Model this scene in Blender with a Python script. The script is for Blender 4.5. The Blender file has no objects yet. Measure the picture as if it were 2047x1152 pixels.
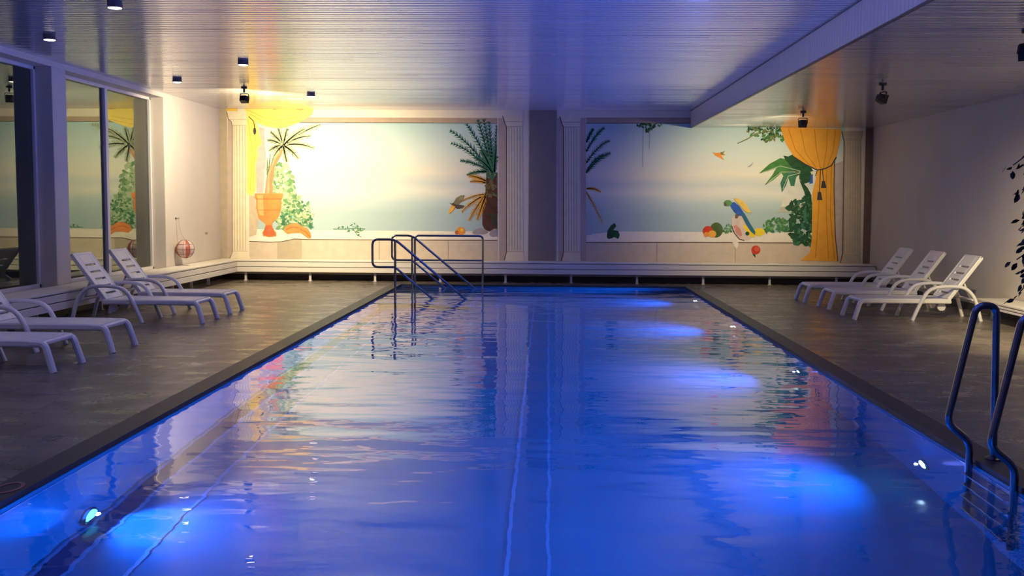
import bpy, math, random
from mathutils import Vector, Matrix
D = bpy.data
SC = bpy.context.scene
COL = SC.collection
PI = math.pi

# ------------------------------------------------------------------ camera, world, exposure
cam_data = D.cameras.new('camera')
cam_data.sensor_width = 36.0
cam_data.sensor_fit = 'HORIZONTAL'
cam_data.lens = 36.0 * 2080.0 / 2047.0
cam_data.clip_end = 200
camera = D.objects.new('camera', cam_data)
COL.objects.link(camera)
_r = (0.99940903, 0.03376625, 0.00643685)
_u = (-0.00912215, 0.07998529, 0.9967543)
_f = (-0.0331418, 0.99622397, -0.08024604)
camera.matrix_world = Matrix(((_r[0], _u[0], -_f[0], 0), (_r[1], _u[1], -_f[1], 0), (_r[2], _u[2], -_f[2], 1.6), (0, 0, 0, 1)))
SC.camera = camera

world = D.worlds.new('night')
SC.world = world
world.use_nodes = True
world.node_tree.nodes['Background'].inputs[0].default_value = (0.010, 0.012, 0.02, 1)
world.node_tree.nodes['Background'].inputs[1].default_value = 0.5

SC.view_settings.view_transform = 'Standard'
SC.view_settings.look = 'None'
SC.view_settings.gamma = 1.0
SC.view_settings.use_curve_mapping = False
SC.view_settings.exposure = -0.17
SC.cycles.max_bounces = 12
SC.cycles.diffuse_bounces = 5
SC.cycles.glossy_bounces = 5
SC.cycles.transmission_bounces = 10
SC.cycles.caustics_refractive = True
SC.cycles.caustics_reflective = True
SC.cycles.blur_glossy = 0.6
SC.cycles.sample_clamp_indirect = 6.0

# light levels of the place's own lamps
WARM = (1.0, 0.82, 0.47)
FLOOD_LEFT = 1600.0
SPILL_LEFT = 850.0
FLOOD_RIGHT = 620.0
FLOOD_NEAR = 2000.0
DOWNLIGHT = 26.0
POOL_LAMP = 1000.0
POOL_COL = (0.13, 0.20, 1.0)

# room
XL, XR, YB, YF = -6.83, 6.63, -3.0, 21.6
ZC, ZL = 3.53, 3.19
XS = 2.92                      # face of the drop between the two ceilings
PL, PR, PN, PF = -2.89, 2.73, 1.2, 20.55
ZW = -0.03
DEPTH = -1.35

# ------------------------------------------------------------------ mesh helper
class MB:
    def __init__(s):
        s.v, s.f, s.m, s.mats = [], [], [], []
    def slot(s, mat):
        if mat not in s.mats: s.mats.append(mat)
        return s.mats.index(mat)
    def add(s, vs, fs, mat=None):
        b = len(s.v); k = s.slot(mat) if mat else 0
        s.v += [tuple(p) for p in vs]
        for f in fs:
            s.f.append([b + i for i in f]); s.m.append(k)
    def box(s, x0, y0, z0, x1, y1, z1, mat=None):
        s.add([(x0,y0,z0),(x1,y0,z0),(x1,y1,z0),(x0,y1,z0),(x0,y0,z1),(x1,y0,z1),(x1,y1,z1),(x0,y1,z1)],
              [(0,3,2,1),(4,5,6,7),(0,1,5,4),(1,2,6,5),(2,3,7,6),(3,0,4,7)], mat)
    def quad(s, a, b, c, d, mat=None):
        s.add([a, b, c, d], [(0,1,2,3)], mat)
    def sweep(s, path, prof, side=None, mat=None, caps=True):
        """prof = list of (a,b): a along the side vector, b along the normal"""
        P = [Vector(p) for p in path]; n = len(P); k = len(prof); vs = []
        N = Vector(side) if side else None
        prev = None
        for i, p in enumerate(P):
            t = (P[min(i+1, n-1)] - P[max(i-1, 0)]).normalized()
            if N is not None:
                a = (N - t * N.dot(t)).normalized()
            else:
                if prev is None:
                    ref = Vector((0,0,1)) if abs(t.z) < .9 else Vector((1,0,0))
                    a = t.cross(ref).normalized()
                else:
                    a = (prev - t * prev.dot(t)).normalized()
                prev = a
            b = t.cross(a)
            sc = 1.0
            if 0 < i < n-1:
                d0 = (P[i]-P[i-1]).normalized(); d1 = (P[i+1]-P[i]).normalized()
                c = max(.3, math.cos(math.acos(max(-1, min(1, d0.dot(d1))))/2)); sc = 1/c if N is None else 1/c
            for (u, w) in prof:
                vs.append(p + a*u + b*(w*sc if N is not None else w))
        fs = []
        for i in range(n-1):
            for j in range(k):
                j2 = (j+1) % k
                fs.append((i*k+j, i*k+j2, (i+1)*k+j2, (i+1)*k+j))
        if caps:
            fs.append(tuple(range(k-1, -1, -1))); fs.append(tuple((n-1)*k+j for j in range(k)))
        s.add(vs, fs, mat)
    def tube(s, path, r, seg=10, mat=None):
        s.sweep(path, [(r*math.cos(2*PI*j/seg), r*math.sin(2*PI*j/seg)) for j in range(seg)], None, mat)
    def lathe(s, prof, seg=24, c=(0,0,0), mat=None):
        vs = []; fs = []; n = len(prof)
        for (r, z) in prof:
            for j in range(seg):
                a = 2*PI*j/seg; vs.append((c[0]+r*math.cos(a), c[1]+r*math.sin(a), c[2]+z))
        for i in range(n-1):
            for j in range(seg):
                j2 = (j+1) % seg; fs.append((i*seg+j, i*seg+j2, (i+1)*seg+j2, (i+1)*seg+j))
        fs.append(tuple(range(seg-1, -1, -1))); fs.append(tuple((n-1)*seg+j for j in range(seg)))
        s.add(vs, fs, mat)
    def xform(s, M):
        s.v = [tuple(M @ Vector(p)) for p in s.v]; return s
    def build(s, name, mat=None, parent=None, smooth=False, bevel=0, angle=40):
        me = D.meshes.new(name); me.from_pydata(s.v, [], s.f)
        mats = s.mats if s.mats else [mat]
        for m in mats: me.materials.append(m)
        if s.mats: me.polygons.foreach_set('material_index', s.m)
        me.validate(); me.update()
        if smooth:
            me.polygons.foreach_set('use_smooth', [True]*len(me.polygons))
            try: me.set_sharp_from_angle(angle=math.radians(angle))
            except Exception: pass
        o = D.objects.new(name, me); COL.objects.link(o)
        if parent: o.parent = parent
        if bevel:
            b = o.modifiers.new('bevel', 'BEVEL'); b.width = bevel; b.segments = 2; b.limit_method = 'ANGLE'
        return o

def rounded(pts, r, n=5):
    """polyline with its inner corners rounded by radius r"""
    P = [Vector(p) for p in pts]; out = [P[0]]
    for i in range(1, len(P)-1):
        a, b, c = P[i-1], P[i], P[i+1]
        d0 = (a-b); d1 = (c-b)
        rr = min(r, d0.length*.48, d1.length*.48)
        p0 = b + d0.normalized()*rr; p1 = b + d1.normalized()*rr
        for k in range(n+1):
            t = k/n
            out.append(p0*(1-t)**2 + b*2*t*(1-t) + p1*t*t)
    out.append(P[-1]); return out

def tag(o, label=None, cat=None, group=None, kind=None):
    if label: o['label'] = label
    if cat: o['category'] = cat
    if group: o['group'] = group
    if kind: o['kind'] = kind
    return o
def empty(name, loc, rz=0):
    o = D.objects.new(name, None); COL.objects.link(o); o.location = loc; o.rotation_euler = (0,0,rz)
    o.empty_display_size = .1
    return o
def copy_tree(o, parent=None):
    c = o.copy(); COL.objects.link(c)
    if parent: c.parent = parent
    for ch in [x for x in D.objects if x.parent == o]: copy_tree(ch, c)
    return c
def struct(o): o['kind'] = 'structure'; return o

# ------------------------------------------------------------------ materials
def mat(name, col, rough=.5, metal=0.0, spec=.5, bump=None, var=0.0, vscale=3.0, stretch=(1,1,1)):
    m = D.materials.new(name); m.use_nodes = True
    nt = m.node_tree; b = nt.nodes['Principled BSDF']
    b.inputs['Base Color'].default_value = (*col, 1); b.inputs['Roughness'].default_value = rough
    b.inputs['Metallic'].default_value = metal; b.inputs['Specular IOR Level'].default_value = spec
    if var or bump:
        tc = nt.nodes.new('ShaderNodeTexCoord'); mp = nt.nodes.new('ShaderNodeMapping'); mp.inputs['Scale'].default_value = stretch
        nt.links.new(tc.outputs['Object'], mp.inputs['Vector'])
        n = nt.nodes.new('ShaderNodeTexNoise'); n.inputs['Scale'].default_value = vscale; n.inputs['Detail'].default_value = 4
        nt.links.new(mp.outputs['Vector'], n.inputs['Vector'])
        if var:
            r = nt.nodes.new('ShaderNodeValToRGB')
            r.color_ramp.elements[0].position = .3; r.color_ramp.elements[1].position = .7
            r.color_ramp.elements[0].color = (*[c*(1-var) for c in col], 1)
            r.color_ramp.elements[1].color = (*[min(1, c*(1+var)) for c in col], 1)
            nt.links.new(n.outputs['Fac'], r.inputs['Fac']); nt.links.new(r.outputs['Color'], b.inputs['Base Color'])
        if bump:
            bp = nt.nodes.new('ShaderNodeBump'); bp.inputs['Strength'].default_value = 1; bp.inputs['Distance'].default_value = bump
            nt.links.new(n.outputs['Fac'], bp.inputs['Height']); nt.links.new(bp.outputs['Normal'], b.inputs['Normal'])
    return m
def emit(name, col, power):
    m = D.materials.new(name); m.use_nodes = True; nt = m.node_tree
    b = nt.nodes['Principled BSDF']; b.inputs['Base Color'].default_value = (.8,.8,.8,1)
    b.inputs['Emission Color'].default_value = (*col, 1); b.inputs['Emission Strength'].default_value = power
    return m

M_WALL = mat('wall_paint', (.60,.55,.49), .65, var=.04, vscale=1.2, spec=.3)
M_REVEAL = mat('reveal_paint', (.62,.58,.55), .55, var=.03)
M_FRAME = mat('window_frame_paint', (.66,.63,.62), .4)
M_BENCH = mat('bench_lacquer', (.74,.69,.62), .42, var=.04, vscale=2, stretch=(.3,.3,6))
M_PLASTIC = mat('lounger_plastic', (.78,.76,.75), .32, var=.02, vscale=4)
M_STEEL = mat('polished_steel', (.33,.33,.35), .16, metal=1.0)
M_BLACK = mat('black_metal', (.02,.02,.023), .4)
M_CAN = mat('grey_can', (.16,.16,.18), .45)
M_TRIM = mat('pilaster_paint', (.25,.21,.195), .7, var=.05, vscale=6, spec=.2)
M_DARKBASE = mat('skirting_shade', (.05,.045,.045), .5, var=.2)  # dark skirting tone, also the painted-in shade below the far bench

# slatted ceiling: satin lacquered aluminium strips
M_CEIL = mat('lacquered_slats', (.60,.58,.60),   .15, metal=.58)
M_FASCIA = mat('fascia_slats', (.62,.60,.61), .40, metal=.2, var=.04, vscale=2, stretch=(1,8,.2))

def deck_material():
    m = D.materials.new('slate_tiles'); m.use_nodes = True; nt = m.node_tree; L = nt.links
    b = nt.nodes['Principled BSDF']
    tc = nt.nodes.new('ShaderNodeTexCoord')
    br = nt.nodes.new('ShaderNodeTexBrick'); br.inputs['Scale'].default_value = 1.0
    br.inputs['Brick Width'].default_value = .6; br.inputs['Row Height'].default_value = .3
    br.inputs['Mortar Size'].default_value = .006; br.offset = .5
    br.inputs['Color1'].default_value = (.22,.19,.155,1); br.inputs['Color2'].default_value = (.165,.14,.115,1); br.inputs['Mortar'].default_value = (.06,.052,.045,1)
    L.new(tc.outputs['Object'], br.inputs['Vector'])
    n = nt.nodes.new('ShaderNodeTexNoise'); n.inputs['Scale'].default_value = 2.2; n.inputs['Detail'].default_value = 6; n.inputs['Roughness'].default_value = .6
    L.new(tc.outputs['Object'], n.inputs['Vector'])
    mx = nt.nodes.new('ShaderNodeMixRGB'); mx.blend_type = 'MULTIPLY'; mx.inputs['Fac'].default_value = .75
    r0 = nt.nodes.new('ShaderNodeValToRGB'); r0.color_ramp.elements[0].position = .3; r0.color_ramp.elements[0].color = (.45,.43,.42,1)
    r0.color_ramp.elements[1].position = .72; r0.color_ramp.elements[1].color = (1.25,1.2,1.15,1)
    L.new(n.outputs['Fac'], r0.inputs['Fac']); L.new(br.outputs['Color'], mx.inputs['Color1']); L.new(r0.outputs['Color'], mx.inputs['Color2'])
    L.new(mx.outputs['Color'], b.inputs['Base Color'])
    # puddles: smooth film of water in patches
    n2 = nt.nodes.new('ShaderNodeTexNoise'); n2.inputs['Scale'].default_value = 2.4; n2.inputs['Detail'].default_value = 5; n2.inputs['Roughness'].default_value = .65
    mp = nt.nodes.new('ShaderNodeMapping'); mp.inputs['Location'].default_value = (3.1, 1.7, 0); mp.inputs['Scale'].default_value = (.7, 1.2, 1)
    L.new(tc.outputs['Object'], mp.inputs['Vector']); L.new(mp.outputs['Vector'], n2.inputs['Vector'])
    r1 = nt.nodes.new('ShaderNodeValToRGB'); r1.color_ramp.elements[0].position = .47; r1.color_ramp.elements[0].color = (.36,.36,.36,1)
    r1.color_ramp.elements[1].position = .70; r1.color_ramp.elements[1].color = (.16,.16,.16,1)
    L.new(n2.outputs['Fac'], r1.inputs['Fac']); L.new(r1.outputs['Color'], b.inputs['Roughness'])
    n3 = nt.nodes.new('ShaderNodeTexNoise'); n3.inputs['Scale'].default_value = 9; n3.inputs['Detail'].default_value = 4
    L.new(tc.outputs['Object'], n3.inputs['Vector'])
    bp = nt.nodes.new('ShaderNodeBump'); bp.inputs['Strength'].default_value = .5; bp.inputs['Distance'].default_value = .006
    L.new(n3.outputs['Fac'], bp.inputs['Height']); L.new(bp.outputs['Normal'], b.inputs['Normal'])
    b.inputs['Specular IOR Level'].default_value = .45
    return m
M_DECK = deck_material()
M_COPING = mat('coping_stone', (.040,.036,.037), .5, var=.2, vscale=5)

def pool_material():
    m = D.materials.new('pool_tiles'); m.use_nodes = True; nt = m.node_tree; L = nt.links
    b = nt.nodes['Principled BSDF']
    tc = nt.nodes.new('ShaderNodeTexCoord')
    n = nt.nodes.new('ShaderNodeTexNoise'); n.inputs['Scale'].default_value = 1.3; n.inputs['Detail'].default_value = 3
    L.new(tc.outputs['Object'], n.inputs['Vector'])
    r = nt.nodes.new('ShaderNodeValToRGB'); r.color_ramp.elements[0].position = .3; r.color_ramp.elements[0].color = (.002,.15,.27,1)
    r.color_ramp.elements[1].position = .7; r.color_ramp.elements[1].color = (.0025,.17,.30,1)
    L.new(n.outputs['Fac'], r.inputs['Fac']); L.new(r.outputs['Color'], b.inputs['Base Color'])
    b.inputs['Roughness'].default_value = .14
    return m
M_POOL = pool_material()
M_LANE = mat('lane_tiles_dark', (.002,.135,.25), .2)
M_LANE_EDGE = mat('lane_tiles_pale', (.04,.25,.44), .3)

M_LANE_DARK = mat('lane_tiles_navy', (.005,.03,.11), .2)

def water_material():
    m = D.materials.new('rippled_water'); m.use_nodes = True; nt = m.node_tree; L = nt.links
    for n in list(nt.nodes): nt.nodes.remove(n)
    out = nt.nodes.new('ShaderNodeOutputMaterial'); g = nt.nodes.new('ShaderNodeBsdfGlass')
    g.inputs['IOR'].default_value = 1.333; g.inputs['Roughness'].default_value = 0.0; g.inputs['Color'].default_value = (1,1,1,1)
    tc = nt.nodes.new('ShaderNodeTexCoord')
    def wave(scale, stretch, dist, detail, loc):
        mp = nt.nodes.new('ShaderNodeMapping'); mp.inputs['Scale'].default_value = stretch; mp.inputs['Location'].default_value = loc
        L.new(tc.outputs['Object'], mp.inputs['Vector'])
        n = nt.nodes.new('ShaderNodeTexNoise'); n.inputs['Scale'].default_value = scale; n.inputs['Detail'].default_value = detail
        n.inputs['Roughness'].default_value = .45
        L.new(mp.outputs['Vector'], n.inputs['Vector'])
        k = nt.nodes.new('ShaderNodeMath'); k.operation = 'MULTIPLY'; k.inputs[1].default_value = dist
        L.new(n.outputs['Fac'], k.inputs[0]); return k
    a = wave(1.5, (.5,1.15,1), .018, 2, (0,0,0)); c = wave(4.5, (.6,1.25,1), .0026, 2, (5,2,0))
    s = nt.nodes.new('ShaderNodeMath'); s.operation = 'ADD'; L.new(a.outputs[0], s.inputs[0]); L.new(c.outputs[0], s.inputs[1])
    bp = nt.nodes.new('ShaderNodeBump'); bp.inputs['Strength'].default_value = 1; bp.inputs['Distance'].default_value = 1.0
    L.new(s.outputs[0], bp.inputs['Height']); L.new(bp.outputs['Normal'], g.inputs['Normal'])
    L.new(g.outputs[0], out.inputs['Surface'])
    return m
M_WATER = water_material()

def glass_material():
    m = D.materials.new('window_glass'); m.use_nodes = True; nt = m.node_tree; L = nt.links
    for n in list(nt.nodes): nt.nodes.remove(n)
    out = nt.nodes.new('ShaderNodeOutputMaterial'); g = nt.nodes.new('ShaderNodeBsdfGlass'); g.inputs['IOR'].default_value = 1.75
    g.inputs['Color'].default_value = (.82,.86,.82,1); g.inputs['Roughness'].default_value = 0.0
    L.new(g.outputs[0], out.inputs['Surface']); return m
M_GLASS = glass_material()

def paint(col, var=.10): return mat('mural_paint', col, .7, var=var, vscale=7, spec=.15)
PAINT = {
 'm_plaster': paint((.72,.65,.55), .03), 'm_taupe': paint((.42,.35,.26), .06), 'm_beam': paint((.40,.30,.24), .06), 'm_ledge': paint((.74,.68,.60), .06),
 'm_parapet': paint((.56,.47,.38), .06), 'm_parapet2': paint((.42,.36,.27), .05), 'm_line': paint((.13,.09,.07)), 'm_joint': paint((.36,.28,.22)),
 'm_column': paint((.74,.66,.50), .04), 'm_column2': paint((.44,.37,.29), .05), 'm_colshade': paint((.48,.38,.33), .05), 'm_flute': paint((.52,.44,.33)),
 'm_yellow': paint((.85,.66,.16), .06), 'm_yellow2': paint((.78,.50,.08), .08), 'm_fold': paint((.30,.20,.07)), 'm_tassel': paint((.05,.045,.05)),
 'm_lilac': paint((.46,.40,.39)), 'm_shade': paint((.52,.42,.30)), 'm_terracotta': paint((.72,.24,.07), .12), 'm_terracotta_light': paint((.80,.36,.14)),
 'm_terracotta_dark': paint((.48,.13,.05)), 'm_trunk': paint((.50,.24,.12)), 'm_trunk_light': paint((.54,.33,.20)), 'm_green_mid': paint((.13,.27,.12), .25),
 'm_sage': paint((.36,.41,.28), .15), 'm_green_pale': paint((.26,.38,.22), .2), 'm_green_pale2': paint((.40,.48,.32), .2), 'm_green_deep': paint((.045,.16,.10), .2),
 'm_green_dark': paint((.02,.075,.035), .3), 'm_green_leaf': paint((.06,.20,.055), .25), 'm_green_olive': paint((.16,.17,.07), .2),
 'm_bark': paint((.10,.04,.025), .2), 'm_bark2': paint((.16,.13,.06), .2), 'm_bark3': paint((.03,.07,.05), .2), 'm_ochre': paint((.72,.36,.06), .15),
 'm_rock': paint((.34,.31,.30)), 'm_orange': paint((.74,.27,.05)), 'm_bird': paint((.08,.06,.05)), 'm_bird2': paint((.22,.20,.12), .3), 'm_vine': paint((.28,.36,.36)),
 'm_boat': paint((.62,.62,.58)), 'm_boat2': paint((.42,.43,.38)), 'm_gold': paint((.72,.33,.045), .06), 'm_gold2': paint((.48,.22,.02)), 'm_cobalt': paint((.03,.10,.42), .2),
 'm_umber': paint((.17,.12,.10)),
 'm_melon': paint((.07,.12,.04), .3), 'm_red': paint((.55,.05,.03), .2), 'm_red2': paint((.66,.12,.06)), 'm_shell': paint((.60,.50,.45)), 'm_pink': paint((.60,.25,.22)),
 'm_lemon': paint((.78,.58,.04)), 'm_wing': paint((.72,.50,.12), .15), 'm_teal': paint((.03,.13,.22)), 'm_parrot_green': paint((.10,.26,.08)),
}
def sky_paint():
    m = D.materials.new('mural_sky_paint'); m.use_nodes = True; nt = m.node_tree; L = nt.links
    b = nt.nodes['Principled BSDF']; b.inputs['Roughness'].default_value = .7; b.inputs['Specular IOR Level'].default_value = .15
    tc = nt.nodes.new('ShaderNodeTexCoord'); sp = nt.nodes.new('ShaderNodeSeparateXYZ'); L.new(tc.outputs['Object'], sp.inputs[0])
    mp = nt.nodes.new('ShaderNodeMapping'); mp.inputs['Scale'].default_value = (.5,1,3.5); L.new(tc.outputs['Object'], mp.inputs['Vector'])
    n = nt.nodes.new('ShaderNodeTexNoise'); n.inputs['Scale'].default_value = 1.2; n.inputs['Detail'].default_value = 4; L.new(mp.outputs['Vector'], n.inputs['Vector'])
    k = nt.nodes.new('ShaderNodeMath'); k.operation = 'MULTIPLY_ADD'; k.inputs[1].default_value = .28; L.new(n.outputs['Fac'], k.inputs[0]); L.new(sp.outputs['Z'], k.inputs[2])
    mr = nt.nodes.new('ShaderNodeMapRange'); mr.inputs['From Min'].default_value = 1.14; mr.inputs['From Max'].default_value = 3.44; L.new(k.outputs[0], mr.inputs['Value'])
    r = nt.nodes.new('ShaderNodeValToRGB'); L.new(mr.outputs[0], r.inputs['Fac']); e = r.color_ramp.elements
    e[0].position = 0; e[0].color = (.36,.47,.50,1); e[1].position = 1; e[1].color = (.28,.47,.52,1)
    for p, c in ((.10,(.44,.54,.56)), (.20,(.66,.66,.61)), (.27,(.54,.59,.59)), (.36,(.70,.67,.59)), (.55,(.56,.64,.63)), (.78,(.40,.55,.58))):
        q = e.new(p); q.color = (*c, 1)
    L.new(r.outputs['Color'], b.inputs['Base Color']); return m
PAINT['SKY'] = sky_paint()

# ------------------------------------------------------------------ room shell
def slats(axis, a0, a1, b0, b1, z, pitch, sag, gap, depth):
    """curved strips running along X, laid side by side along Y, face down at height z"""
    mb = MB(); n = int(round((b1-b0)/pitch)); p = (b1-b0)/n; rnd = random.Random(int(z*1000))
    for i in range(n):
        y0 = b0 + i*p + gap/2; y1 = b0 + (i+1)*p - gap/2
        K = 6
        x = a0 - rnd.uniform(0, 2.5)
        while x < a1:                       # strips are butted from lengths that never sit perfectly level
            x1 = x + rnd.uniform(2.2, 4.2); tilt = rnd.gauss(0, .0007); drop = rnd.uniform(0, .0012)
            u0, u1 = max(a0, x), min(a1, x1-.003)
            if u1-u0 > .01:
                pts = [(y0, z+depth)]
                for k in range(K+1):
                    t = k/K; pts.append((y0+(y1-y0)*t, z - drop + tilt*(2*t-1) + sag*((2*t-1)**2)))
                pts.append((y1, z+depth)); vs = []
                for (y, zz) in pts: vs += [(u0, y, zz), (u1, y, zz)]
                mb.add(vs, [(2*k, 2*k+2, 2*k+3, 2*k+1) for k in range(len(pts)-1)])
            x = x1
    return mb
mb = slats('x', XL, XS, YB, YF, ZC, .12, .0028, .007, .014)
struct(mb.build('ceiling', M_CEIL, smooth=True, angle=50))
mb = slats('x', XS+.02, XR, YB, YF, ZL, .12, .0028, .007, .014)
struct(mb.build('ceiling_lower', M_CEIL, smooth=True, angle=50))
mb = MB(); mb.box(XL-.6, YB-.2, ZC+.014, XR+.3, YF+.25, ZC+.2)
struct(mb.build('ceiling_slab', M_BLACK))
mb = MB()
n = int((YF-YB)/.10)
for i in range(n):
    y0 = YB + i*(YF-YB)/n; y1 = YB + (i+1)*(YF-YB)/n
    mb.box(XS-.004, y0+.003, ZL-.002, XS+.018, y1-.003, ZC-.002)
mb.box(XS+.004, YB, ZL+.001, XS+.018, YF, ZC-.003)
struct(mb.build('ceiling_fascia', M_FASCIA))
mb = MB(); mb.box(XS-.012, YB, ZL-.012, XS+.03, YF, ZL-.002)
struct(mb.build('trim_1', mat('edge_profile', (.10,.09,.12), .4)))
mb = MB(); mb.box(XS-.016, YB, ZC-.012, XS-.004, YF, ZC+.004)
struct(mb.build('trim_2', mat('edge_profile_dark', (.10,.09,.12), .4)))

mb = MB(); mb.box(XL-.6, YF, -.2, XR+.25, YF+.2, ZC+.1); struct(mb.build('wall_back', M_WALL))
mb = MB(); mb.box(XR, YB, -.2, XR+.2, YF, ZC+.1); struct(mb.build('wall_right', M_WALL))
mb = MB(); mb.box(XL-.6, YB-.2, -.2, XR+.25, YB, ZC+.1); struct(mb.build('wall_front', M_WALL))
WT, ZS, ZH = .30, .40, 3.45
OPEN = [(10.52, 14.28), (14.70, 18.46)]
mb = MB()
mb.box(XL-WT, YB, -.2, XL, OPEN[0][0], ZC+.1)
mb.box(XL-WT, OPEN[0][1], ZS, XL, OPEN[1][0], ZH)
mb.box(XL-WT, OPEN[1][1], -.2, XL, YF, ZC+.1)
mb.box(XL-WT, OPEN[0][0], -.2, XL, OPEN[1][1], ZS)
mb.box(XL-WT, OPEN[0][0], ZH, XL, OPEN[1][1], ZC+.1)
struct(mb.build('wall_left', M_WALL, bevel=.008))
for i, (y0, y1) in enumerate(OPEN):
    w = struct(empty('window_%d' % (i+1), (XL-.25, (y0+y1)/2, ZS)))
    h = (y1-y0)/2; H = ZH-ZS
    f = MB(); fw = .05
    f.box(-.05, -h, 0, .02, -h+fw, H); f.box(-.05, h-fw, 0, .02, h, H)
    f.box(-.05, -h, 0, .02, h, fw); f.box(-.05, -h, H-fw, .02, h, H)
    f.box(-.05, -.05, 0, .025, .05, H)
    fo = f.build('window_frame', M_FRAME, w, bevel=.006); struct(fo)
    for s in (-1, 1):
        g = MB(); a, b = sorted((s*.05, s*(h-fw)))
        g.box(-.03, a, fw, -.022, b, H-fw)
        struct(g.build('window_pane', M_GLASS, w))
mb = MB(); mb.box(XL-6, YB, -.3, XL-WT-.05, YF+1, -.2)
struct(mb.build('terrace_ground', mat('terrace_paving', (.05,.05,.05), .8)))

# floor with the pool cut out
mb = MB(); C0 = .20
mb.box(XL-.05, YB, -.25, PL-C0, YF, 0); mb.box(PR+C0, YB, -.25, XR+.05, YF, 0)
mb.box(PL-C0, PF+C0, -.25, PR+C0, YF, 0); mb.box(PL-C0, YB, -.25, PR+C0, PN-C0, 0)
struct(mb.build('floor', M_DECK))
mb = MB(); e = .004
mb.box(PL-C0+e, PN-C0+e, -.2, PL, PF+C0-e, .003); mb.box(PR, PN-C0+e, -.2, PR+C0-e, PF+C0-e, .003)
mb.box(PL, PF, -.2, PR, PF+C0-e, .003); mb.box(PL, PN-C0+e, -.2, PR, PN, .003)
struct(mb.build('trim_3', M_COPING))
mb = MB()
mb.box(XL, YF-.02, 0, XR, YF, .11); struct(mb.build('shade_strip_back', M_DARKBASE))  # dark strip painted in for the shadow at the wall foot under the bench
mb = MB(); mb.box(XL, YB, 0, XL+.02, YF-.02, .11); struct(mb.build('baseboard_left', M_DARKBASE))
mb = MB(); mb.box(XR-.02, YB, 0, XR, YF-.02, .11); struct(mb.build('baseboard_right', M_DARKBASE))

# pool basin
mb = MB(); t = .15
mb.box(PL-t, PN-t, DEPTH-t, PR+t, PF+t, DEPTH)
mb.box(PL-t, PN-t, DEPTH, PL, PF+t, -.2); mb.box(PR, PN-t, DEPTH, PR+t, PF+t, -.2)
mb.box(PL, PF, DEPTH, PR, PF+t, -.2); mb.box(PL, PN-t, DEPTH, PR, PN, -.2)
struct(mb.build('pool_basin', M_POOL))
# pale tiled lip under the coping, and the painted lanes on the floor
mb = MB()
mb.box(PL, PN, -.2, PL+.012, PF, -.032); mb.box(PR-.012, PN, -.2, PR, PF, -.032); mb.box(PL+.012, PF-.012, -.2, PR-.012, PF, -.032)
mb.mats = [M_POOL]; mb.m = [0]*len(mb.f)
mb.box(PL+.012, PN, -.135, PL+.018, PF, -.115, M_LANE_EDGE); mb.box(PR-.018, PN, -.135, PR-.012, PF, -.115, M_LANE_EDGE)
struct(mb.build('trim_4', M_POOL))
mb = MB()
for x0, x1, mm in ((-.20,.02,'lane'), (-.225,-.20,'edge'), (.02,.04,'edge'), (-2.84,-2.70,'dark'), (-2.70,-2.675,'edge'), (-2.865,-2.84,'edge'), (-2.36,-2.335,'edge')):
    mb.box(x0, PN, DEPTH, x1, PF, DEPTH+.004, {'lane': M_LANE, 'edge': M_LANE_EDGE, 'dark': M_LANE_DARK}[mm])
struct(mb.build('pool_lane_marking'))
# entry steps in the far left corner
mb = MB()
for i in range(4):
    mb.box(PL+.001, 17.6, DEPTH, PL+.75+.42*i, 20.3, -.32-.27*i)
struct(mb.build('pool_steps', M_POOL, bevel=.01))
# water
mb = MB(); NX, NY = 12, 40
gx = [PL-.005+(PR-PL+.01)*i/NX for i in range(NX+1)]; gy = [PN-.005+(PF-PN+.01)*j/NY for j in range(NY+1)]
mb.add([(x, y, ZW) for y in gy for x in gx], [(j*(NX+1)+i, j*(NX+1)+i+1, (j+1)*(NX+1)+i+1, (j+1)*(NX+1)+i) for j in range(NY) for i in range(NX)])
tag(mb.build('pool_water', M_WATER, smooth=True), 'rippled blue water filling the pool', 'water', kind='stuff')

# grey pilaster between the two pictures
mb = MB(); mb.box(-.385, YF-.028, .2, .178, YF, ZC); struct(mb.build('trim_5', M_TRIM))

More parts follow.
